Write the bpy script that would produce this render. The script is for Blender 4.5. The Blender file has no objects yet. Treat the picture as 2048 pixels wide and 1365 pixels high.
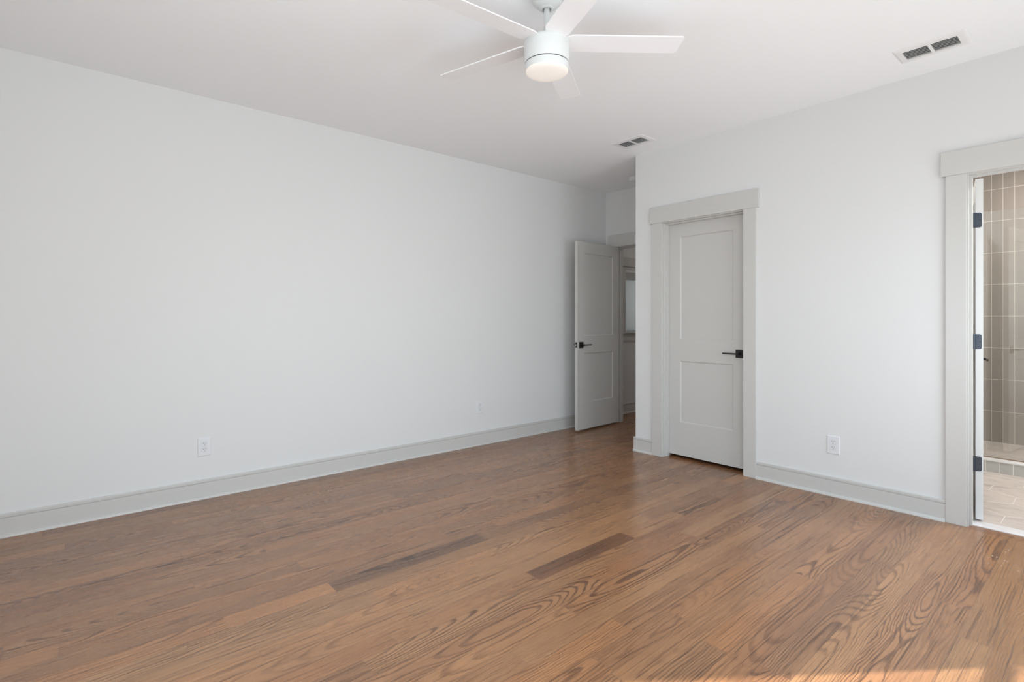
import bpy, bmesh, math, random
from mathutils import Vector, Matrix

S = bpy.context.scene
COL = S.collection
R = math.radians

# ------------------------------------------------------------------ camera
YAW = 49.4476
cam_d = bpy.data.cameras.new('camera')
cam = bpy.data.objects.new('camera', cam_d)
COL.objects.link(cam)
cam.location = (0, 0, 1.2196)
cam.rotation_euler = (R(90), 0, R(YAW))
cam_d.sensor_fit = 'HORIZONTAL'
cam_d.sensor_width = 36.0
cam_d.lens = 1051.9 / 2048 * 36.0
cam_d.shift_y = -(682.5 - 639.74) / 2048
cam_d.clip_start = 0.02
S.camera = cam

# ------------------------------------------------------------------ world, sun, daylight, exposure
S.view_settings.view_transform = 'Standard'
S.view_settings.look = 'None'
S.view_settings.exposure = 0.0
S.view_settings.gamma = 1.0
S.view_settings.use_curve_mapping = False
S.cycles.use_denoising = True
S.cycles.denoising_prefilter = 'ACCURATE'
S.cycles.max_bounces = 14
S.cycles.diffuse_bounces = 10
S.cycles.glossy_bounces = 6
S.cycles.transparent_max_bounces = 12
S.cycles.sample_clamp_indirect = 6.0

SUN_EL = 34.6
w = bpy.data.worlds.new('world')
S.world = w
w.use_nodes = True
wn = w.node_tree.nodes
wl = w.node_tree.links
sky = wn.new('ShaderNodeTexSky')
sky.sky_type = 'NISHITA'
sky.sun_disc = False
sky.sun_elevation = R(SUN_EL)
sky.sun_rotation = R(37)
wn['Background'].inputs['Strength'].default_value = 0.12
wl.new(sky.outputs[0], wn['Background'].inputs['Color'])

def lamp(name, kind, loc, energy, color, direction=None, **kw):
    d = bpy.data.lights.new(name, kind)
    d.energy = energy
    d.color = color
    for k, v in kw.items():
        setattr(d, k, v)
    o = bpy.data.objects.new(name, d)
    COL.objects.link(o)
    o.location = loc
    if direction is not None:
        o.rotation_euler = Vector(direction).to_track_quat('-Z', 'Y').to_euler()
    return o

ce = math.cos(R(SUN_EL))
lamp('sun', 'SUN', (4, 6, 5), 11.0, (1.0, 0.95, 0.89), (-.605 * ce, -.796 * ce, -math.sin(R(SUN_EL))), angle=R(0.6))

# window openings in the right hand wall and an added one behind the viewer (y0, y1, z0, z1)
RX = 0.60          # inner face of the right wall
BY = -0.62         # inner face of the wall behind
WIN_R = [(-0.15, 1.45, 0.10, 2.12), (2.15, 3.85, 0.10, 2.12)]
WIN_FILL = [(-2.2, 0.25, 0.35, 2.12)]  # unseen window added as fill for the far wall
SKY_C, GND_C = (0.755, 0.885, 1.0), (0.93, 0.965, 0.99)
for (a0, a1, z0, z1), share in zip(WIN_R, (1.15, 0.70)):      # sky light falls in downwards, light off the sunlit ground upwards
    for nm, en, c, dz in (('window_sky_light', 33, SKY_C, -0.70), ('window_ground_light', 37, GND_C, 0.85)):
        lamp(nm, 'AREA', (RX + .22, (a0 + a1) / 2, (z0 + z1) / 2), en * share, c, (-1, 0, dz),
             shape='RECTANGLE', size=(a1 - a0), size_y=(z1 - z0), spread=R(150))
for (a0, a1, z0, z1) in WIN_FILL:  # fill lamps at the added window
    for nm, en, c, dz in (('window_sky_light', 33, SKY_C, -0.75), ('window_ground_light', 21, GND_C, 0.95)):
        lamp(nm, 'AREA', ((a0 + a1) / 2, BY - .22, (z0 + z1) / 2), en, c, (0, 1, dz),
             shape='RECTANGLE', size=(a1 - a0), size_y=(z1 - z0), spread=R(150))
lamp('bathroom_ceiling_lamp', 'AREA', (0.38, 5.0, 2.70), 40, (1.0, 0.97, 0.93), (0, 0, -1), shape='DISK', size=0.35)
lamp('shower_fill_light', 'AREA', (-0.2, 6.3, 2.72), 16, (1.0, 0.96, 0.91), (0, 0, -1), shape='DISK', size=0.15)  # unseen lamp added to brighten the shower tiles
lamp('hall_fill_light', 'AREA', (-3.2, 6.3, 2.71), 4.5, (1.0, 0.93, 0.88), (0, 0, -1), shape='DISK', size=0.3)  # unseen lamp added to lift the dark hall
lamp('hall_daylight', 'AREA', (-4.62, 5.95, 1.5), 4.5, (0.93, 0.97, 1.0), (1, 0, 0), shape='RECTANGLE', size=0.7, size_y=0.85)

# ------------------------------------------------------------------ node helpers
def new_mat(name):
    m = bpy.data.materials.new(name)
    m.use_nodes = True
    return m, m.node_tree.nodes, m.node_tree.links, m.node_tree.nodes['Principled BSDF']

def simple(name, color, rough=0.5, metal=0.0, spec=0.5, bump=None, coat=0.0):
    m, n, l, b = new_mat(name)
    b.inputs['Base Color'].default_value = (*color, 1)
    b.inputs['Roughness'].default_value = rough
    b.inputs['Metallic'].default_value = metal
    b.inputs['Specular IOR Level'].default_value = spec
    b.inputs['Coat Weight'].default_value = coat
    if bump:
        sc, st, dist = bump
        tc = n.new('ShaderNodeTexCoord')
        tx = n.new('ShaderNodeTexNoise')
        tx.inputs['Scale'].default_value = sc
        tx.inputs['Detail'].default_value = 3
        bp = n.new('ShaderNodeBump')
        bp.inputs['Strength'].default_value = st
        bp.inputs['Distance'].default_value = dist
        l.new(tc.outputs['Object'], tx.inputs['Vector'])
        l.new(tx.outputs['Fac'], bp.inputs['Height'])
        l.new(bp.outputs['Normal'], b.inputs['Normal'])
    return m

def math_node(n, l, op, a, b=None, c=None):
    x = n.new('ShaderNodeMath')
    x.operation = op
    for i, v in enumerate((a, b, c)):
        if v is None:
            continue
        if isinstance(v, (int, float)):
            x.inputs[i].default_value = v
        else:
            l.new(v, x.inputs[i])
    return x.outputs[0]

def mix_col(n, l, fac, a, b, blend='MIX'):
    x = n.new('ShaderNodeMix')
    x.data_type = 'RGBA'
    x.blend_type = blend
    for i, v in ((0, fac), (6, a), (7, b)):
        if isinstance(v, (int, float)):
            x.inputs[i].default_value = v
        elif isinstance(v, tuple):
            x.inputs[i].default_value = (*v, 1)
        else:
            l.new(v, x.inputs[i])
    return x.outputs[2]

# ------------------------------------------------------------------ materials
WALL = simple('white_wall_paint', (0.715, 0.720, 0.715), 0.55, spec=0.3, bump=(260, 0.06, 0.001))
CEIL = simple('white_ceiling_paint', (0.885, 0.900, 0.915), 0.8, spec=0.2, bump=(220, 0.06, 0.001))
TRIM = simple('greige_trim_paint', (0.575, 0.568, 0.546), 0.34, spec=0.45, bump=(90, 0.03, 0.001))
FANW = simple('white_fan_body_dimmed', (0.66, 0.68, 0.67), 0.3, spec=0.5)  # fan body white darkened to offset strong window light
BLADEW = simple('white_fan_blade', (0.82, 0.82, 0.83), 0.4, spec=0.4)  # same fan white, left lighter than the body
PLASTIC = simple('white_plastic', (0.73, 0.74, 0.76), 0.3)
SLOT = simple('dark_slot', (0.012, 0.012, 0.012), 0.6)
BLACK = simple('matte_black_metal', (0.010, 0.010, 0.011), 0.38, metal=0.0, spec=0.5)
STEEL = simple('brushed_latch_steel', (0.75, 0.74, 0.72), 0.25, metal=1.0)
HINGE = simple('hinge_metal_sky_tone', (0.072, 0.086, 0.110), 0.32, metal=0.6, spec=0.6)  # black metal with reflected sky put into its slate tone
DUCT_SHADE = simple('painted_duct_shade', (0.045, 0.045, 0.045), 0.7)  # dark tone stands for the shade inside the duct
VENTW = simple('white_register_enamel', (0.80, 0.80, 0.80), 0.4)
GROUT = simple('pale_grout', (0.70, 0.66, 0.60), 0.85, bump=(400, 0.2, 0.001))
SHADE = simple('pale_blind_fabric', (0.62, 0.64, 0.63), 0.8)
def let_light_through(m, amount, color):
    n, l = m.node_tree.nodes, m.node_tree.links
    tr = n.new('ShaderNodeBsdfTranslucent')
    tr.inputs[0].default_value = (*color, 1)
    mx = n.new('ShaderNodeMixShader')
    mx.inputs[0].default_value = amount
    l.new(n['Principled BSDF'].outputs[0], mx.inputs[1])
    l.new(tr.outputs[0], mx.inputs[2])
    l.new(mx.outputs[0], n['Material Output'].inputs['Surface'])
let_light_through(SHADE, 0.45, (0.78, 0.78, 0.76))
VALANCE = simple('grey_blind_valance', (0.45, 0.46, 0.45), 0.7)
SEAL = simple('bronze_glass_channel', (0.30, 0.22, 0.16), 0.35, metal=0.5)
PRIMER = simple('white_primed_edge', (0.69, 0.69, 0.68), 0.5)
DUST = simple('white_plaster_flakes', (0.85, 0.84, 0.82), 0.8)

def mat_lens():
    m, n, l, b = new_mat('frosted_lamp_lens')
    b.inputs['Base Color'].default_value = (0.68, 0.66, 0.63, 1)
    b.inputs['Roughness'].default_value = 0.4
    b.inputs['Emission Color'].default_value = (1.0, 0.86, 0.74, 1)
    b.inputs['Emission Strength'].default_value = 0.30
    return m
LENS = mat_lens()

def mat_glass(name, tint, ior=1.52):
    m, n, l, b = new_mat(name)
    n.remove(b)
    out = n['Material Output']
    tr = n.new('ShaderNodeBsdfTransparent')
    tr.inputs[0].default_value = (*tint, 1)
    gl = n.new('ShaderNodeBsdfGlossy')
    gl.inputs['Roughness'].default_value = 0.0
    gl.inputs['Color'].default_value = (1, 1, 1, 1)
    fr = n.new('ShaderNodeFresnel')
    # the Fresnel node inverts the index on back faces; a thin pane reflects alike from both sides
    ge = n.new('ShaderNodeNewGeometry')
    ir = n.new('ShaderNodeMapRange')
    ir.inputs[3].default_value = ior
    ir.inputs[4].default_value = 1 / ior
    l.new(ge.outputs['Backfacing'], ir.inputs[0])
    l.new(ir.outputs[0], fr.inputs['IOR'])
    mx = n.new('ShaderNodeMixShader')
    l.new(fr.outputs[0], mx.inputs[0])
    l.new(tr.outputs[0], mx.inputs[1])
    l.new(gl.outputs[0], mx.inputs[2])
    l.new(mx.outputs[0], out.inputs['Surface'])
    return m
GLASS = mat_glass('clear_shower_glass', (0.965, 0.975, 0.97), 1.75)
PANE = mat_glass('window_glass', (0.97, 0.98, 0.98))

def mat_marble(name, base, dark, scale=1.0, rough=0.3):
    m, n, l, b = new_mat(name)
    tc = n.new('ShaderNodeTexCoord')
    mp = n.new('ShaderNodeMapping')
    mp.inputs['Scale'].default_value = (3.2 * scale, 8.5 * scale, 6 * scale)
    mp.inputs['Rotation'].default_value = (0, 0, R(-9))
    l.new(tc.outputs['Object'], mp.inputs['Vector'])
    n1 = n.new('ShaderNodeTexNoise')
    n1.inputs['Scale'].default_value = 1.3
    n1.inputs['Detail'].default_value = 7
    n1.inputs['Distortion'].default_value = 1.3
    l.new(mp.outputs[0], n1.inputs['Vector'])
    v = math_node(n, l, 'SUBTRACT', n1.outputs['Fac'], 0.5)
    v = math_node(n, l, 'ABSOLUTE', v)
    v = math_node(n, l, 'MULTIPLY', v, 11.0)
    v = math_node(n, l, 'SUBTRACT', 1.0, v)
    v = math_node(n, l, 'MAXIMUM', v, 0.0)
    v = math_node(n, l, 'POWER', v, 2.2)
    n2 = n.new('ShaderNodeTexNoise')
    n2.inputs['Scale'].default_value = 0.7
    n2.inputs['Detail'].default_value = 3
    l.new(mp.outputs[0], n2.inputs['Vector'])
    mask = n.new('ShaderNodeMapRange')
    mask.inputs[1].default_value = 0.40
    mask.inputs[2].default_value = 0.66
    l.new(n2.outputs['Fac'], mask.inputs[0])
    v = math_node(n, l, 'MULTIPLY', v, mask.outputs[0])
    v = math_node(n, l, 'MULTIPLY', v, 0.75)
    light = tuple(min(1, c * 1.12) for c in base)
    c0 = mix_col(n, l, n2.outputs['Fac'], light, tuple(c * .88 for c in base))
    c1 = mix_col(n, l, v, c0, dark)
    l.new(c1, b.inputs['Base Color'])
    b.inputs['Roughness'].default_value = rough
    return m
MARBLE = mat_marble('veined_marble_tile', (0.56, 0.49, 0.445), (0.22, 0.19, 0.175))
SILL = mat_marble('white_marble_sill', (0.74, 0.72, 0.72), (0.50, 0.48, 0.48), 0.7)

def mat_tile(name, width, height, ox, oz, c1, c2, grout, mortar=0.0016, rough=0.16):
    m, n, l, b = new_mat(name)
    tc = n.new('ShaderNodeTexCoord')
    sp = n.new('ShaderNodeSeparateXYZ')
    l.new(tc.outputs['Object'], sp.inputs[0])
    x = math_node(n, l, 'SUBTRACT', sp.outputs[0], ox - 200 * width)
    z = math_node(n, l, 'SUBTRACT', sp.outputs[2], oz - 40 * height)
    cb = n.new('ShaderNodeCombineXYZ')
    l.new(x, cb.inputs[0])
    l.new(z, cb.inputs[1])
    br = n.new('ShaderNodeTexBrick')
    br.offset = 0.0
    br.squash = 1.0
    br.inputs['Scale'].default_value = 1.0
    br.inputs['Mortar Size'].default_value = mortar
    br.inputs['Mortar Smooth'].default_value = 0.1
    br.inputs['Bias'].default_value = 0.0
    br.inputs['Brick Width'].default_value = width
    br.inputs['Row Height'].default_value = height
    br.inputs['Color1'].default_value = (*c1, 1)
    br.inputs['Color2'].default_value = (*c2, 1)
    br.inputs['Mortar'].default_value = (*grout, 1)
    l.new(cb.outputs[0], br.inputs['Vector'])
    l.new(br.outputs['Color'], b.inputs['Base Color'])
    rr = n.new('ShaderNodeMapRange')
    rr.inputs[3].default_value = rough
    rr.inputs[4].default_value = 0.8
    l.new(br.outputs['Fac'], rr.inputs[0])
    l.new(rr.outputs[0], b.inputs['Roughness'])
    bp = n.new('ShaderNodeBump')
    bp.invert = True
    bp.inputs['Strength'].default_value = 0.5
    bp.inputs['Distance'].default_value = 0.002
    l.new(br.outputs['Fac'], bp.inputs['Height'])
    l.new(bp.outputs[0], b.inputs['Normal'])
    return m
TILE = mat_tile('taupe_stacked_wall_tile', 0.0820, 0.3086, -0.858, 2.489, (0.325, 0.283, 0.252), (0.298, 0.262, 0.234), (0.74, 0.69, 0.62))
CURBT = mat_tile('grey_square_curb_tile', 0.0803, 0.0900, -0.736, 0.0, (0.50, 0.50, 0.48), (0.47, 0.47, 0.455), (0.80, 0.78, 0.74), mortar=0.0022)

PW = 0.1042        # plank width
def mat_oak():
    m, n, l, b = new_mat('stained_oak_planks')
    uv = n.new('ShaderNodeUVMap')
    uv.uv_map = 'plank'
    sp = n.new('ShaderNodeSeparateXYZ')
    l.new(uv.outputs[0], sp.inputs[0])
    x, y = sp.outputs[0], sp.outputs[1]          # metres: across, along (with a random shift per plank)
    at = n.new('ShaderNodeAttribute')
    at.attribute_name = 'plank_seed'
    ss = n.new('ShaderNodeSeparateColor')
    l.new(at.outputs['Color'], ss.inputs[0])
    tone, s1, s2 = ss.outputs[0], ss.outputs[1], ss.outputs[2]

    def noise(sx, sy, scale=1.0, detail=3.0, rough=0.5, dist=0.0, seed=0.0):
        cb = n.new('ShaderNodeCombineXYZ')
        l.new(math_node(n, l, 'MULTIPLY', x, sx), cb.inputs[0])
        l.new(math_node(n, l, 'MULTIPLY', y, sy), cb.inputs[1])
        l.new(math_node(n, l, 'ADD', math_node(n, l, 'MULTIPLY', s1, 37.0), seed), cb.inputs[2])
        t = n.new('ShaderNodeTexNoise')
        t.inputs['Scale'].default_value = scale
        t.inputs['Detail'].default_value = detail
        t.inputs['Roughness'].default_value = rough
        t.inputs['Distortion'].default_value = dist
        l.new(cb.outputs[0], t.inputs['Vector'])
        return t.outputs['Fac']
    # growth rings of a log sawn lengthways: distance to a wandering pith line
    wob = noise(7, 1.6, seed=3.0, detail=2)
    wob2 = noise(34, 13, seed=9.0, detail=2)
    dep = noise(0.0, 0.55, seed=17.0, detail=1.5)
    cx = math_node(n, l, 'MULTIPLY', math_node(n, l, 'SUBTRACT', s2, 0.5), 0.16)
    px = math_node(n, l, 'ADD', math_node(n, l, 'SUBTRACT', x, cx),
                   math_node(n, l, 'MULTIPLY', math_node(n, l, 'SUBTRACT', wob, 0.5), 0.06))
    px = math_node(n, l, 'ADD', px, math_node(n, l, 'MULTIPLY', math_node(n, l, 'SUBTRACT', wob2, 0.5), 0.016))
    pd = math_node(n, l, 'MULTIPLY', math_node(n, l, 'SUBTRACT', dep, 0.24), 0.30)
    rad = math_node(n, l, 'SQRT', math_node(n, l, 'ADD', math_node(n, l, 'MULTIPLY', px, px),
                                            math_node(n, l, 'MULTIPLY', pd, pd)))
    freq = math_node(n, l, 'ADD', 85.0, math_node(n, l, 'MULTIPLY', s1, 95.0))
    ring = math_node(n, l, 'FRACT', math_node(n, l, 'MULTIPLY', rad, freq))
    rise = n.new('ShaderNodeMapRange')                               # soft start, sharp end: the dark pore line
    rise.interpolation_type = 'SMOOTHSTEP'
    rise.inputs[1].default_value = 0.50
    rise.inputs[2].default_value = 0.80
    l.new(ring, rise.inputs[0])
    fall = n.new('ShaderNodeMapRange')
    fall.inputs[1].default_value = 0.92
    fall.inputs[2].default_value = 1.0
    fall.inputs[3].default_value = 1.0
    fall.inputs[4].default_value = 0.0
    l.new(ring, fall.inputs[0])
    early = math_node(n, l, 'MULTIPLY', rise.outputs[0], fall.outputs[0])
    pores = noise(520, 16, seed=1.0, detail=3, rough=0.65)
    pm = n.new('ShaderNodeMapRange')
    pm.inputs[1].default_value = 0.40
    pm.inputs[2].default_value = 0.66
    l.new(pores, pm.inputs[0])
    strength = n.new('ShaderNodeMapRange')
    strength.inputs[1].default_value = 0.35
    strength.inputs[2].default_value = 0.62
    strength.inputs[3].default_value = 0.50
    strength.inputs[4].default_value = 1.0
    l.new(noise(5, 1.3, seed=21.0, detail=2), strength.inputs[0])
    grain = math_node(n, l, 'MULTIPLY', early, math_node(n, l, 'ADD', math_node(n, l, 'MULTIPLY', pm.outputs[0], 0.50), 0.62))
    grain = math_node(n, l, 'MULTIPLY', grain, strength.outputs[0])
    bold = n.new('ShaderNodeMapRange')                               # some boards show bold arches, others only fine fibre
    bold.inputs[1].default_value = 0.25
    bold.inputs[2].default_value = 0.75
    bold.inputs[3].default_value = 0.30
    bold.inputs[4].default_value = 0.95
    l.new(math_node(n, l, 'FRACT', math_node(n, l, 'MULTIPLY', s2, 7.31)), bold.inputs[0])
    grain = math_node(n, l, 'MULTIPLY', grain, bold.outputs[0])
    grain = math_node(n, l, 'ADD', grain, math_node(n, l, 'MULTIPLY', pm.outputs[0], 0.26))
    # long dark streaks along the board
    sk = n.new('ShaderNodeMapRange')
    sk.inputs[1].default_value = 0.58
    sk.inputs[2].default_value = 0.65
    l.new(noise(120, 1.3, seed=51.0, detail=3, rough=0.6, dist=0.4), sk.inputs[0])
    grain = math_node(n, l, 'ADD', grain, math_node(n, l, 'MULTIPLY', sk.outputs[0], 0.55))
    sk2 = n.new('ShaderNodeMapRange')
    sk2.inputs[1].default_value = 0.53
    sk2.inputs[2].default_value = 0.68
    l.new(noise(250, 2.6, seed=61.0, detail=3, rough=0.6), sk2.inputs[0])
    grain = math_node(n, l, 'ADD', grain, math_node(n, l, 'MULTIPLY', sk2.outputs[0], 0.45))
    grain = math_node(n, l, 'MINIMUM', grain, 1.0)
    blot = noise(9, 2.2, seed=31.0, detail=3)
    ramp = n.new('ShaderNodeValToRGB')
    e = ramp.color_ramp.elements
    e[0].position, e[0].color = 0.0, (0.123, 0.058, 0.028, 1)
    e[1].position, e[1].color = 1.0, (0.445, 0.225, 0.100, 1)
    for pos, c in ((0.25, (0.210, 0.099, 0.047, 1)), (0.5, (0.305, 0.147, 0.068, 1)), (0.75, (0.375, 0.186, 0.084, 1))):
        k = e.new(pos)
        k.color = c
    tv = math_node(n, l, 'ADD', tone, math_node(n, l, 'MULTIPLY', math_node(n, l, 'SUBTRACT', blot, 0.5), 0.55))
    l.new(tv, ramp.inputs[0])
    # hue drift between boards: some redder, some greyer
    hue = mix_col(n, l, s2, (1.05, 0.97, 0.90), (0.98, 1.01, 1.02))
    base = mix_col(n, l, 1.0, ramp.outputs[0], hue, 'MULTIPLY')
    dark = mix_col(n, l, 1.0, base, (0.29, 0.25, 0.23), 'MULTIPLY')
    colr = mix_col(n, l, grain, base, dark)
    # joints, from the second uv map (0..1 on each board, in metres from the edge)
    uj = n.new('ShaderNodeUVMap')
    uj.uv_map = 'joint'
    sj = n.new('ShaderNodeSeparateXYZ')
    l.new(uj.outputs[0], sj.inputs[0])
    jx = math_node(n, l, 'SUBTRACT', PW / 2, math_node(n, l, 'ABSOLUTE', sj.outputs[0]))
    jm = n.new('ShaderNodeMapRange')
    jm.inputs[1].default_value = 0.0004
    jm.inputs[2].default_value = 0.0014
    jm.inputs[3].default_value = 0.6
    jm.inputs[4].default_value = 0.0
    l.new(math_node(n, l, 'MINIMUM', jx, sj.outputs[1]), jm.inputs[0])
    colr = mix_col(n, l, jm.outputs[0], colr, (0.05, 0.03, 0.02))
    l.new(colr, b.inputs['Base Color'])
    rg = n.new('ShaderNodeMapRange')
    rg.inputs[3].default_value = 0.15
    rg.inputs[4].default_value = 0.29
    l.new(noise(3, 3, seed=41.0, detail=3), rg.inputs[0])
    l.new(math_node(n, l, 'ADD', rg.outputs[0], math_node(n, l, 'MULTIPLY', grain, 0.12)), b.inputs['Roughness'])
    b.inputs['Specular IOR Level'].default_value = 0.85
    bp = n.new('ShaderNodeBump')
    bp.invert = True
    bp.inputs['Strength'].default_value = 0.10
    bp.inputs['Distance'].default_value = 0.001
    l.new(math_node(n, l, 'ADD', grain, math_node(n, l, 'MULTIPLY', jm.outputs[0], 1.5)), bp.inputs['Height'])
    l.new(bp.outputs[0], b.inputs['Normal'])
    return m
OAK = mat_oak()

# ------------------------------------------------------------------ mesh helpers
def box(bm, x0, x1, y0, y1, z0, z1, bevel=0.0, mi=0):
    vs = [bm.verts.new((x, y, z)) for x in (x0, x1) for y in (y0, y1) for z in (z0, z1)]
    fs = []
    for a, b, c, d in ((0, 1, 3, 2), (4, 6, 7, 5), (0, 4, 5, 1), (2, 3, 7, 6), (0, 2, 6, 4), (1, 5, 7, 3)):
        f = bm.faces.new((vs[a], vs[b], vs[c], vs[d]))
        f.material_index = mi
        fs.append(f)
    if bevel > 0:
        es = list({e for f in fs for e in f.edges})
        bmesh.ops.bevel(bm, geom=es, offset=bevel, segments=2, affect='EDGES', profile=0.5)
    return fs

def cyl(bm, c, axis, r, length, seg=24, r2=None):
    r2 = r if r2 is None else r2
    M = Matrix.Translation(c) @ Vector(axis).to_track_quat('Z', 'Y').to_matrix().to_4x4()
    res = bmesh.ops.create_cone(bm, cap_ends=True, segments=seg, radius1=r, radius2=r2, depth=length,
                                matrix=M @ Matrix.Translation((0, 0, length / 2)))
    return res['verts']

def lathe(bm, prof, seg=64, c=(0, 0)):
    rings = []
    for r, z in prof:
        if r < 1e-6:
            rings.append([bm.verts.new((c[0], c[1], z))])
        else:
            rings.append([bm.verts.new((c[0] + r * math.cos(2 * math.pi * k / seg), c[1] + r * math.sin(2 * math.pi * k / seg), z)) for k in range(seg)])
    for a, b in zip(rings, rings[1:]):
        for k in range(seg):
            k2 = (k + 1) % seg
            if len(a) == 1 and len(b) == 1:
                continue
            if len(a) == 1:
                bm.faces.new((a[0], b[k], b[k2]))
            elif len(b) == 1:
                bm.faces.new((a[k], b[0], a[k2]))
            else:
                bm.faces.new((a[k], b[k], b[k2], a[k2]))

def extrude_profile(bm, prof, p0, p1, out):
    """prof: (distance from wall, height) polygon; swept from p0 to p1 (xy), 'out' is the wall's outward direction (xy)"""
    rows = []
    for p in (p0, p1):
        rows.append([bm.verts.new((p[0] + out[0] * d, p[1] + out[1] * d, z)) for d, z in prof])
    k = len(prof)
    for i in range(k):
        j = (i + 1) % k
        bm.faces.new((rows[0][i], rows[0][j], rows[1][j], rows[1][i]))
    bm.faces.new(rows[0])
    bm.faces.new(list(reversed(rows[1])))

def obj(name, bm, mats, parent=None, smooth=False, loc=None, rot=None):
    bmesh.ops.recalc_face_normals(bm, faces=bm.faces)
    me = bpy.data.meshes.new(name)
    bm.to_mesh(me)
    bm.free()
    for m in (mats if isinstance(mats, (list, tuple)) else [mats]):
        me.materials.append(m)
    if smooth:
        me.polygons.foreach_set('use_smooth', [True] * len(me.polygons))
        me.set_sharp_from_angle(angle=R(35))
    o = bpy.data.objects.new(name, me)
    COL.objects.link(o)
    if parent is not None:
        o.parent = parent
    if loc is not None:
        o.location = loc
    if rot is not None:
        o.rotation_euler = rot
    return o

def empty(name, loc=(0, 0, 0), rot=(0, 0, 0)):
    o = bpy.data.objects.new(name, None)
    COL.objects.link(o)
    o.location = loc
    o.rotation_euler = rot
    o.empty_display_size = 0.1
    return o

def tag(o, label=None, cat=None, group=None, kind=None):
    if label:
        o['label'] = label
    if cat:
        o['category'] = cat
    if group:
        o['group'] = group
    if kind:
        o['kind'] = kind
    return o

def struct(o, label, cat):
    return tag(o, label, cat, kind='structure')

def copy_tree(o, parent=None):
    c = o.copy()
    COL.objects.link(c)
    if parent is not None:
        c.parent = parent
    for ch in list(o.children):
        copy_tree(ch, c)
    return c

def B():
    return bmesh.new()

# ------------------------------------------------------------------ main dimensions
LX = -4.097        # left wall
FY = 4.056         # far wall (with closet and bathroom doors)
WT = 0.114         # partition thickness
CX = -2.970        # corner where the far wall ends and the alcove begins
AY = 5.000         # alcove back wall
H = 2.743          # ceiling
HX = -4.245        # hall outer wall
C0, C1 = -2.675, -1.953     # closet opening
D0, D1 = -0.605, 0.163      # bathroom opening
A0, A1 = -3.925, -3.150     # hall opening in the alcove
OT = 2.074         # opening height
BL = -1.25         # bathroom left wall
SY = 6.900         # shower back wall
JT = .016          # jamb board thickness

# ------------------------------------------------------------------ walls
def wall_boxes(name, boxes, mat, label, cat='wall'):
    bm = B()
    for b_ in boxes:
        box(bm, *b_)
    return struct(obj(name, bm, mat), label, cat)

wall_boxes('wall_left', [(LX - .15, LX, BY - .15, AY, 0, H)], WALL, 'long blank white wall on the left with two outlets', 'wall')
wall_boxes('wall_far', [
    (CX, C0 - JT, FY, FY + WT, 0, H), (C0 - JT, C1 + JT, FY, FY + WT, OT + JT, H), (C1 + JT, D0 - JT, FY, FY + WT, 0, H),
    (D0 - JT, D1 + JT, FY, FY + WT, OT + JT, H), (D1 + JT, RX, FY, FY + WT, 0, H)], WALL, 'bright white wall holding the closet door and bathroom doorway')
wall_boxes('wall_alcove_side', [(CX, CX + WT, FY + WT, AY, 0, H)], WALL, 'side of the alcove turning back from the white corner')
wall_boxes('wall_alcove_back', [
    (HX - .1, A0 - JT, AY, AY + WT, 0, H), (A0 - JT, A1 + JT, AY, AY + WT, OT + JT, H), (A1 + JT, BL, AY, AY + WT, 0, H)], WALL,
    'short white wall above the hall doorway at the end of the alcove')
wall_boxes('wall_bathroom_left', [(BL - .1, BL, FY + WT, SY, 0, H)], WALL, 'left wall of the tiled shower, hidden from view')
wall_boxes('wall_bathroom_light_block', [(-.94, -.84, FY + WT, 5.60, 0, H)], WALL, 'added partition that keeps the gap behind the opened bathroom door dark')  # unseen, placed to block light from the door gap
wall_boxes('wall_bathroom_right', [(RX, RX + .14, FY, SY, 0, H)], WALL, 'right wall of the bathroom outside the view')
wall_boxes('wall_shower', [(BL - .1, RX + .14, SY, SY + .1, 0, H)], TILE, 'shower wall of taupe tiles stacked upright with pale grout')
HW = (5.56, 6.34, 1.058, 1.883)
wall_boxes('wall_hall_left', [
    (HX - .12, HX, AY + WT, HW[0], 0, H), (HX - .12, HX, HW[1], 7.4, 0, H),
    (HX - .12, HX, HW[0], HW[1], 0, HW[2]), (HX - .12, HX, HW[0], HW[1], HW[3], H)], WALL, 'dim hall wall with a cased window beyond the open door')
wall_boxes('wall_hall_end', [(HX - .12, BL - .1, 7.4, 7.5, 0, H)], WALL, 'end wall of the dim hall')
wall_boxes('wall_hall_right', [(-2.2, -2.1, AY + WT, 7.4, 0, H)], WALL, 'far side wall of the dim hall')

def holed_wall(axis, c0, c1, a_min, a_max, holes, name, label):
    """solid wall between c0 and c1 along its normal axis, with rectangular window holes"""
    bx = []
    def put(a0, a1, z0, z1):
        bx.append((c0, c1, a0, a1, z0, z1) if axis == 'x' else (a0, a1, c0, c1, z0, z1))
    cur = a_min
    for a0, a1, z0, z1 in sorted(holes):
        put(cur, a0, 0, H)
        put(a0, a1, 0, z0)
        put(a0, a1, z1, H)
        cur = a1
    put(cur, a_max, 0, H)
    return wall_boxes(name, bx, WALL, label)
holed_wall('x', RX, RX + .14, BY - .14, FY, WIN_R, 'wall_right', 'window wall on the right, outside the view')
holed_wall('y', BY - .14, BY, LX, RX, WIN_FILL, 'wall_behind', 'wall with an added fill window behind the camera, outside the view')

bm = B()
box(bm, HX - .15, RX + .14, BY - .15, 7.5, H, H + .12)
struct(obj('ceiling', bm, CEIL), 'flat white ceiling with a fan and two air vents', 'ceiling')

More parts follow.
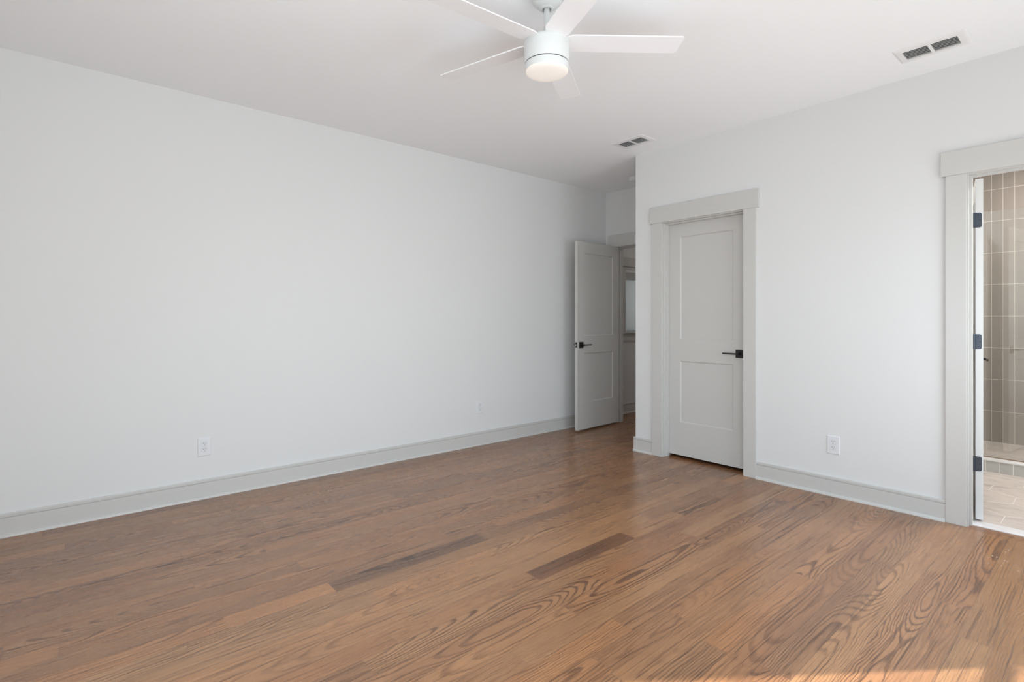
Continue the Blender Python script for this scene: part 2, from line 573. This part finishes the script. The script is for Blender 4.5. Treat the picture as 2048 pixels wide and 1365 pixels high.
# ------------------------------------------------------------------ oak floor, every board a face of the one floor
def oak_floor():
    rnd = random.Random(11)
    bm = B()
    uv = bm.loops.layers.uv.new('plank')
    uj = bm.loops.layers.uv.new('joint')
    cl = bm.loops.layers.float_color.new('plank_seed')
    def plank(x0, x1, y0, y1, tone, s1=None, s2=None, along_x=False):
        s1 = rnd.random() if s1 is None else s1
        s2 = rnd.random() if s2 is None else s2
        sh = rnd.random() * 40
        fl = rnd.choice((-1, 1))
        f = bm.faces.new([bm.verts.new(p) for p in ((x0, y0, 0), (x1, y0, 0), (x1, y1, 0), (x0, y1, 0))])
        mx = (x0 + x1) / 2
        my = (y0 + y1) / 2
        for lp in f.loops:
            p = lp.vert.co
            if along_x:
                lp[uv].uv = (p.y - my, p.x + sh)
                lp[uj].uv = ((p.y - my) / (y1 - y0) * PW, min(10.0, p.x - x0))
            else:
                lp[uv].uv = (fl * (p.x - mx), fl * p.y + sh)
                lp[uj].uv = (p.x - mx, p.y - y0)
            lp[cl] = (tone, s1, s2, 1)
    def tone():
        t = rnd.gauss(0.66, 0.10)
        return max(0.40, min(0.92, t))
    # boards copied from the photo: row index from x = -1.781, y range, tone
    base_x = -1.781
    special = {-6: [(0.935, 1.79, 0.20)], -1: [(1.70, 2.43, 0.12)], -4: [(1.05, 1.72, 0.88)], -3: [(0.55, 1.50, 0.85)],
               2: [(1.62, 2.6, 0.62)]}
    for row in range(-25, 24):
        x0 = base_x + row * PW
        x1 = x0 + PW
        if x1 < HX - .05 or x0 > RX + .05:
            continue
        y1max = 7.4 if x1 < BL else (FY + .02 if x1 <= D0 + .001 or x0 > D1 else 4.012)
        y = BY - .05 - rnd.random() * 1.2
        sp = list(special.get(row, []))
        while y < y1max:
            ln = rnd.choice((0.5, 0.8, 1.0, 1.3, 1.6, 1.9, 2.2)) * rnd.uniform(.9, 1.1)
            ye = y + ln
            t = tone()
            if sp and ye > sp[0][0] - .3:
                if y < sp[0][0] - .25:
                    ye = sp[0][0]
                elif abs(y - sp[0][0]) < 1e-6 or y >= sp[0][0] - .25:
                    ye, t = sp[0][1], sp[0][2]
                    sp.pop(0)
            ye2 = min(ye, y1max)
            ys = max(y, BY - .06)
            if ye2 > ys + .01:
                plank(x0, min(x1, RX + .05), ys, ye2, t)
            y = ye
    plank(D0 - .03, D1 + .03, 4.012, 4.100, 0.52, along_x=True)
    o = obj('floor', bm, OAK)
    return o
fl = oak_floor()
if fl.data.polygons[0].normal.z < 0:
    fl.data.flip_normals()
struct(fl, 'glossy brown stained oak plank floor', 'floor')

# sub floor so that nothing shines up through the joints
bm = B()
box(bm, HX - .15, RX + .14, BY - .15, 7.5, -.16, -.012)
struct(obj('floor_slab', bm, simple('rough_subfloor', (0.12, 0.09, 0.07), 0.9)), 'subfloor under the oak boards', 'subfloor')

# ------------------------------------------------------------------ bathroom floor: hexagon marble tiles on grout
def hex_floor():
    bm = B()
    s = 0.172
    g = 0.0026
    wd = math.sqrt(3) * s
    box(bm, BL, RX, 4.20, 5.64, -.011, -.0003, mi=1)
    ylo, yhi, xlo, xhi = 4.203, 5.637, BL, RX
    rowi = -2
    while True:
        cy = 4.355 + rowi * 1.5 * s
        if cy > yhi + s:
            break
        k = -4
        while True:
            cx_ = -0.49 + wd / 2 + (k + (0.5 if rowi % 2 else 0)) * wd
            k += 1
            if cx_ > xhi + wd:
                break
            pts = [(cx_ + (s - g) * math.cos(R(30 + 60 * q)), cy + (s - g) * math.sin(R(30 + 60 * q))) for q in range(6)]
            pts = [(min(max(px, xlo), xhi), min(max(py, ylo), yhi)) for px, py in pts]
            area = abs(sum(pts[i][0] * pts[(i + 1) % 6][1] - pts[(i + 1) % 6][0] * pts[i][1] for i in range(6))) / 2
            if area < 1e-4:
                continue
            top = [bm.verts.new((px, py, 0.0)) for px, py in pts]
            bot = [bm.verts.new((px, py, -.003)) for px, py in pts]
            bm.faces.new(top)
            for i in range(6):
                bm.faces.new((bot[i], bot[(i + 1) % 6], top[(i + 1) % 6], top[i]))
        rowi += 1
    o = obj('floor_bathroom', bm, [MARBLE, GROUT])
    return struct(o, 'bathroom floor of large marble hexagon tiles', 'floor')
hex_floor()

bm = B()
box(bm, D0, D1, 4.100, 4.204, -.011, .006, bevel=.003)
struct(obj('trim_6', bm, SILL), 'white marble threshold strip across the bathroom doorway', 'threshold')

# shower pan
bm = B()
box(bm, BL, RX, 5.77, SY, -.011, .030)
struct(obj('floor_shower', bm, MARBLE), 'marble shower floor behind the glass', 'floor')

curb = empty('shower_curb', (0, 0, 0))
bm = B()
box(bm, BL, RX, 5.635, 5.77, 0, .0885)
obj('curb_body', bm, CURBT, curb)
bm = B()
box(bm, BL, RX, 5.630, 5.772, .0885, .0985, bevel=.002)
obj('curb_cap', bm, SILL, curb)
struct(curb, 'low shower curb faced with square grey tiles', 'curb')

gp = empty('shower_glass_panel', (0, 0, 0))
bm = B()
box(bm, BL + .002, RX - .002, 5.731, 5.741, .104, 2.10)
obj('glass_pane', bm, GLASS, gp)
bm = B()
box(bm, BL + .002, RX - .002, 5.726, 5.746, .0985, .105)
obj('bottom_channel', bm, SEAL, gp)
tag(gp, 'clear glass shower panel standing on the tiled curb', 'shower glass')

# ------------------------------------------------------------------ casings
def casing(name, a0, a1, face, out, label, head_ext=.022, cw=.098, back=None, stop_at=None, hinge_gap=0.0, stop_side=1):
    """opening a0..a1 along x in a wall whose visible face is at y=face, out=-1 means towards -y"""
    root = empty(name, ((a0 + a1) / 2, face, 0))
    off = Matrix.Translation((-(a0 + a1) / 2, -face, 0))
    def put(nm, bm):
        bmesh.ops.transform(bm, matrix=off, verts=bm.verts)
        return obj(nm, bm, TRIM, root)
    rv = .007
    t = .018
    for (x0, x1) in ((a0 - rv - cw, a0 - rv), (a1 + rv, a1 + rv + cw)):
        bm = B()
        box(bm, x0, x1, face - t, face, 0.0, OT + rv, bevel=.0015)
        put('side_casing', bm)
    bm = B()
    box(bm, a0 - rv - cw - head_ext, a1 + rv + cw + head_ext, face - t - .004, face, OT + rv, OT + rv + .144, bevel=.0015)
    put('head_casing', bm)
    jb = back
    bm = B()
    jt = JT
    box(bm, a0 - jt, a0, face - .001, jb, 0, OT + jt)
    box(bm, a1, a1 + jt, face - .001, jb, 0, OT + jt)
    box(bm, a0, a1, face - .001, jb, OT, OT + jt)
    put('jamb', bm)
    if stop_at:
        s0, s1 = stop_at
        bm = B()
        st = .011
        box(bm, a0, a0 + st, s0, s1, 0, OT, bevel=.001)
        box(bm, a1 - st, a1, s0, s1, 0, OT, bevel=.001)
        box(bm, a0 + st, a1 - st, s0, s1, OT - st, OT, bevel=.001)
        put('door_stop', bm)
    return struct(root, label, 'door trim')

casing('trim_1', C0, C1, FY, -1, 'greige door trim framing the closed two panel door', back=FY + WT, stop_at=(FY + .040, FY + .074))
casing('trim_2', D0, D1, FY, -1, 'greige trim around the bathroom doorway at the right edge', back=FY + WT, stop_at=(FY + .030, FY + .064))
casing('trim_3', A0, A1, AY, -1, 'shadowed greige trim around the hall doorway', back=AY + WT, stop_at=(AY + .040, AY + .080), cw=.094)

# ------------------------------------------------------------------ baseboards
BASE = [(0, 0), (.014, 0), (.014, .1072), (.0075, .1082), (.0075, .1118), (.0128, .1126), (.0128, .1270), (.0115, .1310), (0, .1310)]
SHOE = [(.014, 0), (.027, 0), (.0265, .0065), (.0240, .0130), (.0195, .0175), (.014, .0190)]
def baseboard(name, runs, label):
    root = None
    bm = B()
    for p0, p1, out in runs:
        extrude_profile(bm, BASE, p0, p1, out)
    root = obj(name, bm, TRIM)
    bm = B()
    for p0, p1, out in runs:
        extrude_profile(bm, SHOE, p0, p1, out)
    obj('shoe_moulding', bm, TRIM, root, smooth=True)
    return struct(root, label, 'baseboard')
baseboard('baseboard_left', [((LX, BY), (LX, AY), (1, 0))], 'long pale greige baseboard along the left wall')
baseboard('baseboard_far', [((C1 + .007 + .098, FY), (D0 - .007 - .098, FY), (0, -1))], 'greige baseboard between the closed door and the bathroom doorway')
baseboard('baseboard_corner', [((CX - .014, FY), (C0 - .007 - .098, FY), (0, -1)), ((CX, FY + .0002), (CX, AY), (-1, 0))], 'short piece of baseboard at the alcove corner beside the closed door')
baseboard('baseboard_hall', [((HX, AY + WT), (HX, 7.4), (1, 0))], 'dark looking baseboard in the hall under its window')
baseboard('baseboard_right', [((RX, BY), (RX, WIN_R[0][0] - .1), (-1, 0)), ((RX, WIN_R[0][1] + .1), (RX, WIN_R[1][0] - .1), (-1, 0)), ((RX, WIN_R[1][1] + .1), (RX, FY), (-1, 0))], 'baseboard of the window wall outside the view')
baseboard('baseboard_behind', [((LX, BY), (RX, BY), (0, 1))], 'baseboard of the wall behind the camera')
bm = B()
# corner post of the shoe moulding at the alcove corner
cyl(bm, (CX - .0005, FY + .0005, 0), (0, 0, 1), .0265, .0125, 20)
for o in bpy.data.objects:
    if o.name == 'baseboard_corner':
        obj('shoe_corner', bm, TRIM, o, smooth=True)

# ------------------------------------------------------------------ doors
def leaf_mesh(wd, z0, z1, t, side, prime=False):
    """two panel leaf, hinge edge at x=0; the slab lies on y 0..t (side=1) or -t..0 (side=-1)"""
    bm = B()
    st = .117
    xs = [0, st, wd - st, wd]
    zs = [z0, z0 + .292, z0 + .831, z0 + 1.021, z1 - .118, z1]
    ya, yb = (0, t) if side > 0 else (-t, 0)
    for y, dirn in ((ya, 1), (yb, -1)):
        g = [[bm.verts.new((x, y, z)) for z in zs] for x in xs]
        for i in range(3):
            for j in range(5):
                q = [g[i][j], g[i + 1][j], g[i + 1][j + 1], g[i][j + 1]]
                if i == 1 and j in (1, 3):
                    x0, x1, q0, q1 = xs[1], xs[2], zs[j], zs[j + 1]
                    # small step, slope, flat panel
                    prev = q
                    for ins, dep in ((.0008, .0022), (.0075, .0070), (.0085, .0092)):
                        nx = [bm.verts.new((xx, y + dirn * dep, zz)) for xx, zz in
                              ((x0 + ins, q0 + ins), (x1 - ins, q0 + ins), (x1 - ins, q1 - ins), (x0 + ins, q1 - ins))]
                        for a in range(4):
                            c = (a + 1) % 4
                            bm.faces.new((prev[a], prev[c], nx[c], nx[a]))
                        prev = nx
                    bm.faces.new(prev)
                else:
                    bm.faces.new(q)
    # edges
    for x in (0, wd):
        f = bm.faces.new([bm.verts.new(p) for p in ((x, ya, z0), (x, yb, z0), (x, yb, z1), (x, ya, z1))])
        f.material_index = 1 if prime and x == 0 else 0
    for z in (z0, z1):
        bm.faces.new([bm.verts.new(p) for p in ((0, ya, z), (wd, ya, z), (wd, yb, z), (0, yb, z))])
    bmesh.ops.remove_doubles(bm, verts=bm.verts, dist=1e-5)
    return bm

def add_handle(door, wd, face, n, zc=.945):
    """lever set on the face y=face whose outward normal is n (+1/-1); lever points to the hinge side"""
    xc = wd - .060
    bm = B()
    y0, y1 = sorted((face, face + n * .008))
    box(bm, xc - .033, xc + .033, y0, y1, zc - .033, zc + .033, bevel=.001)
    cyl(bm, (xc, face + n * .006, zc), (0, n, 0), .0125, .020, 20)
    cyl(bm, (xc, face + n * .02, zc), (0, n, 0), .0095, .030, 20)
    h = obj('door_handle', bm, BLACK, door)
    bm = B()
    y0, y1 = sorted((face + n * .046, face + n * .056))
    box(bm, xc - .122, xc + .010, y0, y1, zc - .0065, zc + .0065, bevel=.0015)
    lv = obj('lever', bm, BLACK, h)
    return h

def add_hinges(door, t_side, zs=(.352, 1.087, 1.818)):
    """hinge leaf let into the hinge edge (x=0), knuckle just off the corner at y=0"""
    for zc in zs:
        bm = B()
        hh = .0445
        y_far = t_side * .0285
        # leaf with two rounded corners on the far side
        pts = [(0.0005 * t_side, -hh), (y_far - t_side * .010, -hh)]
        for k in range(1, 6):
            a = R(-90 + 18 * k)
            pts.append((y_far - t_side * .010 + t_side * .010 * math.cos(a), -hh + .010 + .010 * math.sin(a)))
        for k in range(0, 6):
            a = R(18 * k)
            pts.append((y_far - t_side * .010 + t_side * .010 * math.cos(a), hh - .010 + .010 * math.sin(a)))
        pts.append((0.0005 * t_side, hh))
        front = [bm.verts.new((-.0016, y, zc + z)) for y, z in pts]
        back = [bm.verts.new((.0012, y, zc + z)) for y, z in pts]
        bm.faces.new(front)
        bm.faces.new(list(reversed(back)))
        for i in range(len(pts)):
            j = (i + 1) % len(pts)
            bm.faces.new((front[i], front[j], back[j], back[i]))
        cyl(bm, (-.0040, -t_side * .0050, zc - hh), (0, 0, 1), .0060, 2 * hh, 16)
        hg = obj('hinge', bm, HINGE, door)
        bm = B()
        for (yy, zz) in ((.012, .030), (.020, 0), (.012, -.030)):
            cyl(bm, (-.0014, t_side * yy, zc + zz), (-1, 0, 0), .0034, .0012, 12)
        obj('hinge_screws', bm, BLACK, hg)

def add_latch(door, wd, tmid, zc=.945):
    bm = B()
    box(bm, wd - .0008, wd + .0012, tmid - .0125, tmid + .0125, zc - .029, zc + .029, bevel=.0005)
    lp = obj('latch_plate', bm, BLACK, door)
    bm = B()
    box(bm, wd + .0010, wd + .011, tmid - .007, tmid + .007, zc - .009, zc + .009, bevel=.002)
    obj('latch_bolt', bm, STEEL, lp)

T = .035
Z0, Z1 = .022, 2.068
# closed closet door, opens away from the room
d1 = obj('door_1', leaf_mesh(C1 - C0 - .007, Z0 + .004, Z1, T, -1), TRIM, loc=(C0 + .003, FY + WT - .002, 0))
add_handle(d1, C1 - C0 - .007, -T, -1)
add_handle(d1, C1 - C0 - .007, 0, 1)
struct(d1, 'closed greige two panel door with a black lever handle', 'door')
# open door of the alcove, hinged on the hall opening's left jamb
w2 = .762
d2 = obj('door_2', leaf_mesh(w2, Z0, Z1, T, 1), TRIM, loc=(A0 + .004, AY - .022, 0), rot=(0, 0, R(-87.0)))
add_handle(d2, w2, T, 1)
add_handle(d2, w2, 0, -1)
add_latch(d2, w2, T / 2)
struct(d2, 'open greige two panel door standing against the left wall', 'door')
# bathroom door, swung a little past square into the bathroom
w3 = .760
d3 = obj('door_3', leaf_mesh(w3, .019, 2.066, T, -1, prime=True), [TRIM, PRIMER], loc=(-.5925, FY + WT + .013, 0), rot=(0, 0, R(100.5)))
add_handle(d3, w3, -T, -1)
add_handle(d3, w3, 0, 1)
add_hinges(d3, -1)
struct(d3, 'bathroom door swung inward, edge on with three dark hinges', 'door')

# ------------------------------------------------------------------ hall window
def hall_window():
    y0, y1, z0, z1 = HW
    root = empty('window_3', (HX, (y0 + y1) / 2, z0))
    off = Matrix.Translation((-HX, -(y0 + y1) / 2, -z0))
    def put(nm, bm, m):
        bmesh.ops.transform(bm, matrix=off, verts=bm.verts)
        return obj(nm, bm, m, root)
    cw = .092
    bm = B()
    box(bm, HX, HX + .018, y0 - cw, y0, z0, z1 + .005, bevel=.001)
    put('side_casing', bm, TRIM)
    bm = B()
    box(bm, HX, HX + .018, y1, y1 + cw, z0, z1 + .005, bevel=.001)
    put('side_casing', bm, TRIM)
    bm = B()
    box(bm, HX, HX + .022, y0 - cw - .02, y1 + cw + .02, z1 + .03, z1 + .148, bevel=.001)
    put('head_casing', bm, TRIM)
    bm = B()
    box(bm, HX - .03, HX + .042, y0 - cw - .02, y1 + cw + .02, z0 - .022, z0, bevel=.003)
    put('stool', bm, TRIM)
    bm = B()
    box(bm, HX, HX + .018, y0 - cw, y1 + cw, z0 - .118, z0 - .022, bevel=.001)
    put('apron', bm, TRIM)
    bm = B()
    for a, b_, c, d in ((y0, y0 + .04, z0, z1), (y1 - .04, y1, z0, z1), (y0 + .04, y1 - .04, z0, z0 + .04), (y0 + .04, y1 - .04, z1 - .04, z1)):
        box(bm, HX - .10, HX - .07, a, b_, c, d)
    put('sash', bm, TRIM)
    bm = B()
    box(bm, HX - .088, HX - .083, y0 + .04, y1 - .04, z0 + .04, z1 - .04)
    put('pane', bm, PANE)
    bm = B()
    box(bm, HX - .030, HX - .024, y0 + .003, y1 - .003, z0 + .003, z1 - .13)
    put('blind', bm, SHADE)
    bm = B()
    box(bm, HX - .045, HX - .006, y0 + .002, y1 - .002, z1 - .138, z1 - .042, bevel=.002)
    put('valance', bm, VALANCE)
    bm = B()
    box(bm, HX - .045, HX - .010, y0 + .002, y1 - .002, z1 - .042, z1 - .001, bevel=.002)
    put('head_rail', bm, PLASTIC)
    struct(root, 'hall window with a lowered pale blind, glimpsed through the open doorway', 'window')
hall_window()

# windows that light the room (outside the view)
def plain_window(name, axis, c, a0, a1, z0, z1, sgn, label):
    """axis 'x': wall normal along x at inner face c, sgn: direction to the outside"""
    root = empty(name, (c, (a0 + a1) / 2, z0) if axis == 'x' else ((a0 + a1) / 2, c, z0))
    inv = root.location * -1
    def bxx(bm, d0, d1, p0, p1, q0, q1):
        lo, hi = sorted((c + sgn * d0, c + sgn * d1))
        if axis == 'x':
            box(bm, lo, hi, p0, p1, q0, q1)
        else:
            box(bm, p0, p1, lo, hi, q0, q1)
    def put(nm, bm, m):
        bmesh.ops.transform(bm, matrix=Matrix.Translation(inv), verts=bm.verts)
        obj(nm, bm, m, root)
    am = (a0 + a1) / 2
    bm = B()
    f = .035
    for p in ((a0, a0 + f, z0, z1), (a1 - f, a1, z0, z1), (a0 + f, a1 - f, z0, z0 + f), (a0 + f, a1 - f, z1 - f, z1),
              (am - .03, am + .03, z0 + f, z1 - f), (a0 + f, am - .03, (z0 + z1) / 2 - .02, (z0 + z1) / 2 + .02),
              (am + .03, a1 - f, (z0 + z1) / 2 - .02, (z0 + z1) / 2 + .02)):
        bxx(bm, .07, .11, *p)
    put('sash', bm, PLASTIC)
    bm = B()
    bxx(bm, .088, .092, a0 + f, a1 - f, z0 + f, z1 - f)
    put('pane', bm, PANE)
    bm = B()
    cw = .095
    bxx(bm, -.018, 0, a0 - cw, a0, z0, z1)
    bxx(bm, -.018, 0, a1, a1 + cw, z0, z1)
    bxx(bm, -.022, 0, a0 - cw - .02, a1 + cw + .02, z1, z1 + .144)
    if z0 > .3:
        bxx(bm, -.018, 0, a0 - cw, a1 + cw, z0 - .12, z0 - .022)
    put('window_casing', bm, TRIM)
    bm = B()
    bxx(bm, -.045, .06, a0 - cw - .02, a1 + cw + .02, z0 - .022, z0)
    put('stool', bm, TRIM)
    struct(root, label, 'window')
plain_window('window_1', 'x', RX, *WIN_R[0], 1, 'tall glazed window in the right wall nearest the camera, outside the view')
plain_window('window_2', 'x', RX, *WIN_R[1], 1, 'tall glazed window in the right wall nearest the bathroom, outside the view')
plain_window('fill_window_4', 'y', BY, *WIN_FILL[0], -1, 'added fill window in the wall behind the camera, outside the view')

# ------------------------------------------------------------------ ceiling fan
def ceiling_fan():
    fx, fy = -1.7635, 1.7235
    root = empty('ceiling_fan', (fx, fy, H))
    z = lambda v: v - H
    def lat(nm, prof, m, parent=root):
        bm = B()
        lathe(bm, [(r, z(v)) for r, v in prof])
        return obj(nm, bm, m, parent, smooth=True)
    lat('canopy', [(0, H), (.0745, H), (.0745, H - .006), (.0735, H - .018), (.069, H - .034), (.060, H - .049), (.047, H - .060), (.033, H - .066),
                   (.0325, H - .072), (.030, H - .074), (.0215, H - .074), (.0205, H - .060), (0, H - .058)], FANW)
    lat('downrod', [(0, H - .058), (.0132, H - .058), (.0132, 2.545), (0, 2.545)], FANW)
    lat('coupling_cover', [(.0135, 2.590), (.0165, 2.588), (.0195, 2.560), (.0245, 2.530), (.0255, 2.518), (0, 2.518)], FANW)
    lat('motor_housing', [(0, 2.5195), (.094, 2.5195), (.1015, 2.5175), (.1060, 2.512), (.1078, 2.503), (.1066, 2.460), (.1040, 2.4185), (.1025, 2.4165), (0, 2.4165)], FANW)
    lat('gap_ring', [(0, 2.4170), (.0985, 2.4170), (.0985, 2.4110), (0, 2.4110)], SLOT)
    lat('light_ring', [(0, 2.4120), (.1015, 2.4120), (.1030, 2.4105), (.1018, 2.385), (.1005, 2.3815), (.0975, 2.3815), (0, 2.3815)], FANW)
    lat('lens', [(.0985, 2.3835), (.0985, 2.378), (.093, 2.3735), (.080, 2.3695), (.060, 2.3665), (.035, 2.3650), (0, 2.3645), ], LENS)
    # five flat blades with a slight pitch
    pit = math.tan(R(9.06))
    def blade_bm():
        bm = B()
        xs = [.085, .12, .2, .35, .5, .6205, .628]
        top, bot = [], []
        th = .0026
        zc = z(2.5145)
        for i, x in enumerate(xs):
            wv = .1139 + (.1106 - .1139) * (x - .12) / .55
            if i == 0:
                wv = .085
            if i == len(xs) - 1:
                wv -= .012
            row_t, row_b = [], []
            for k in range(5):
                yy = wv * (k / 4 - .5)
                xx = x + (.0085 * (.5 - k / 4) if i >= len(xs) - 2 else 0)
                row_t.append(bm.verts.new((xx, yy, zc - yy * pit + th)))
                row_b.append(bm.verts.new((xx, yy, zc - yy * pit - th)))
            top.append(row_t)
            bot.append(row_b)
        n = len(xs)
        for i in range(n - 1):
            for k in range(4):
                bm.faces.new((top[i][k], top[i + 1][k], top[i + 1][k + 1], top[i][k + 1]))
                bm.faces.new((bot[i][k], bot[i][k + 1], bot[i + 1][k + 1], bot[i + 1][k]))
            for k in (0, 4):
                bm.faces.new((top[i][k], top[i + 1][k], bot[i + 1][k], bot[i][k]))
        for i in (0, n - 1):
            for k in range(4):
                bm.faces.new((top[i][k], top[i][k + 1], bot[i][k + 1], bot[i][k]))
        return bm
    b0 = None
    for k in range(5):
        rz = R(50.85 + 72 * k)
        if b0 is None:
            b0 = obj('blade', blade_bm(), BLADEW, root, rot=(0, 0, rz))
            bm = B()
            # bracket: a thin tapered plate on top of the blade root
            zc = z(2.5145)
            a = [bm.verts.new((x, y, zc - y * pit + .0036)) for x, y in ((.06, -.028), (.150, -.036), (.165, -.018), (.165, .018), (.150, .036), (.06, .028))]
            c = [bm.verts.new((v.co.x, v.co.y, v.co.z + .003)) for v in a]
            bm.faces.new(a)
            bm.faces.new(list(reversed(c)))
            for i in range(6):
                j = (i + 1) % 6
                bm.faces.new((a[i], a[j], c[j], c[i]))
            obj('blade_bracket', bm, BLADEW, b0)
        else:
            c = copy_tree(b0, root)
            c.rotation_euler = (0, 0, rz)
    tag(root, 'white five blade ceiling fan with a round glowing light', 'ceiling fan')
    # the lamp inside
    lamp('fan_lamp', 'AREA', (fx, fy, 2.361), 0.9, (1.0, 0.84, 0.68), (0, 0, -1), shape='DISK', size=.19)
ceiling_fan()

# ------------------------------------------------------------------ ceiling registers
def ceiling_vent():
    root = empty('ceiling_vent', (0, 0, H))
    gx, gy = .1215, .0605         # half size of the louvred field
    ox, oy = .158, .103           # half size of the plate
    bm = B()
    t = .0085
    # bevelled plate with a rectangular window: outer low rim, raised field
    def ring(hx, hy, zz):
        return [bm.verts.new((sx * hx, sy * hy, zz)) for sx, sy in ((-1, -1), (1, -1), (1, 1), (-1, 1))]
    rings = [ring(ox, oy, 0), ring(ox, oy, -.0025), ring(ox - .010, oy - .010, -.0070), ring(gx + .008, gy + .008, -t), ring(gx, gy, -t), ring(gx, gy, 0)]
    for a, b_ in zip(rings, rings[1:]):
        for i in range(4):
            j = (i + 1) % 4
            bm.faces.new((a[i], a[j], b_[j], b_[i]))
    box(bm, -.0075, .0075, -gy, gy, -t, -.0015)
    obj('frame', bm, VENTW, root)
    bm = B()
    box(bm, -gx, gx, -gy, gy, -.0012, -.0002)  # dark sheet on the ceiling stands in for the unlit duct
    obj('shade_backing', bm, DUCT_SHADE, root)
    bm = B()
    n = 6
    pitch = 2 * gy / n
    for sx in (-1, 1):
        x0, x1 = sorted((sx * .0075, sx * gx))
        for k in range(1, n):
            y = -gy + k * pitch
            # tilted slat
            vs = []
            for x in (x0, x1):
                for dy, dz in ((-.0040, -t), (-.0024, -t), (.0036, -.0018), (.0020, -.0018)):
                    vs.append(bm.verts.new((x, y + dy, dz)))
            for a in range(4):
                c = (a + 1) % 4
                bm.faces.new((vs[a], vs[c], vs[4 + c], vs[4 + a]))
            bm.faces.new(vs[:4])
            bm.faces.new(list(reversed(vs[4:])))
    obj('louvers', bm, VENTW, root)
    for sx in (-1, 1):
        bm = B()
        cyl(bm, (sx * (gx + .018), 0, -.0090), (0, 0, 1), .004, .003, 14)
        obj('screw', bm, VENTW, root)
    return root
v1 = ceiling_vent()
v1.location = (-.710, 3.690, H)
tag(v1, 'white louvred ceiling vent at the upper right, above the bathroom doorway', 'ceiling vent', 'ceiling air vents')
v2 = copy_tree(v1)
v2.location = (-2.745, 3.715, H)
tag(v2, 'white louvred ceiling vent beside the alcove corner, near the closed door', 'ceiling vent', 'ceiling air vents')

# smoke detector peeking round the corner in the alcove
sd = empty('smoke_detector', (-3.425, 4.66, H))
bm = B()
lathe(bm, [(0, 0), (.062, 0), (.062, -.010), (.058, -.012), (.058, -.026), (.050, -.036), (.030, -.040), (0, -.040)], 40)
obj('housing', bm, PLASTIC, sd, smooth=True)
bm = B()
lathe(bm, [(0, -.039), (.011, -.039), (.011, -.043), (.009, -.044), (0, -.044)], 20)
obj('test_button', bm, PLASTIC, sd, smooth=True)
tag(sd, 'small round smoke detector on the alcove ceiling, half hidden by the corner', 'smoke detector')

# ------------------------------------------------------------------ outlets
def outlet():
    """plate in the local xz plane, facing -y"""
    hw, hh = .0405, .0635
    bm = B()
    def ring(ix, iz, y):
        return [bm.verts.new((sx * (hw - ix), y, sz * (hh - iz))) for sx, sz in ((-1, -1), (1, -1), (1, 1), (-1, 1))]
    rings = [ring(0, 0, 0), ring(0, 0, -.0022), ring(.0022, .0022, -.0048), ring(.006, .006, -.0058)]
    for a, b_ in zip(rings, rings[1:]):
        for i in range(4):
            j = (i + 1) % 4
            bm.faces.new((a[i], a[j], b_[j], b_[i]))
    bm.faces.new(rings[-1])
    root = obj('power_outlet', bm, PLASTIC)
    for zc in (.0198, -.0198):
        bm = B()
        pts = []
        for k in range(48):
            a = 2 * math.pi * k / 48
            pts.append((.0172 * math.cos(a), max(-.0140, min(.0140, .0172 * math.sin(a)))))
        f = [bm.verts.new((x, -.0078, zc + z)) for x, z in pts]
        g = [bm.verts.new((x, -.0050, zc + z)) for x, z in pts]
        bm.faces.new(f)
        for i in range(48):
            j = (i + 1) % 48
            bm.faces.new((f[i], f[j], g[j], g[i]))
        rc = obj('receptacle', bm, PLASTIC, root)
        bm = B()
        box(bm, -.0075, -.0050, -.0081, -.0070, zc + .0010, zc + .0095)
        box(bm, .0050, .0073, -.0081, -.0070, zc + .0018, zc + .0090)
        cyl(bm, (0, -.0070, zc - .0068), (0, -1, 0), .0026, .0011, 14)
        obj('slots', bm, SLOT, rc)
        # grey rim painted as the shadow line round the receptacle
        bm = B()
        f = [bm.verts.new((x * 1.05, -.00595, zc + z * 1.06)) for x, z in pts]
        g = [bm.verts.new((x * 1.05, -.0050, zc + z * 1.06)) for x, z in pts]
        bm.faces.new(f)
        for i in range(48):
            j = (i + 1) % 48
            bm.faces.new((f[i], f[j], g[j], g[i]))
        obj('shadow_rim', bm, simple('painted_shadow_line', (.30, .31, .32), .6), rc)
    bm = B()
    cyl(bm, (0, -.0055, 0), (0, -1, 0), .0030, .0012, 14)
    obj('screw', bm, PLASTIC, root)
    return root
o1 = outlet()
o1.location = (-1.319, FY, .352)
tag(o1, 'white duplex outlet on the far wall right of the closed door', 'outlet', 'wall outlets')
o2 = copy_tree(o1)
o2.location = (LX, .739, .351)
o2.rotation_euler = (0, 0, R(90))
tag(o2, 'white duplex outlet low on the left wall, the larger and nearer one', 'outlet', 'wall outlets')
o3 = copy_tree(o1)
o3.location = (LX, 3.091, .366)
o3.rotation_euler = (0, 0, R(90))
tag(o3, 'white duplex outlet on the left wall near the open door, the farther one', 'outlet', 'wall outlets')

# ------------------------------------------------------------------ flakes of plaster left on the boards by the bathroom
rnd = random.Random(4)
bm = B()
for k in range(18):
    x = rnd.gauss(-.435, .06)
    y = rnd.gauss(3.60, .09)
    s = rnd.choice((.0012, .0016, .002, .003))
    n = rnd.randint(4, 6)
    a0 = rnd.random() * 6
    tp = [bm.verts.new((x + s * rnd.uniform(.6, 1.3) * math.cos(a0 + 6.283 * i / n), y + s * rnd.uniform(.6, 1.3) * math.sin(a0 + 6.283 * i / n), .0012)) for i in range(n)]
    bt = [bm.verts.new((v.co.x, v.co.y, .0)) for v in tp]
    bm.faces.new(tp)
    for i in range(n):
        j = (i + 1) % n
        bm.faces.new((bt[i], bt[j], tp[j], tp[i]))
du = obj('plaster_flakes', bm, DUST)
tag(du, 'tiny white plaster flakes on the oak floor before the bathroom doorway', 'debris', kind='stuff')
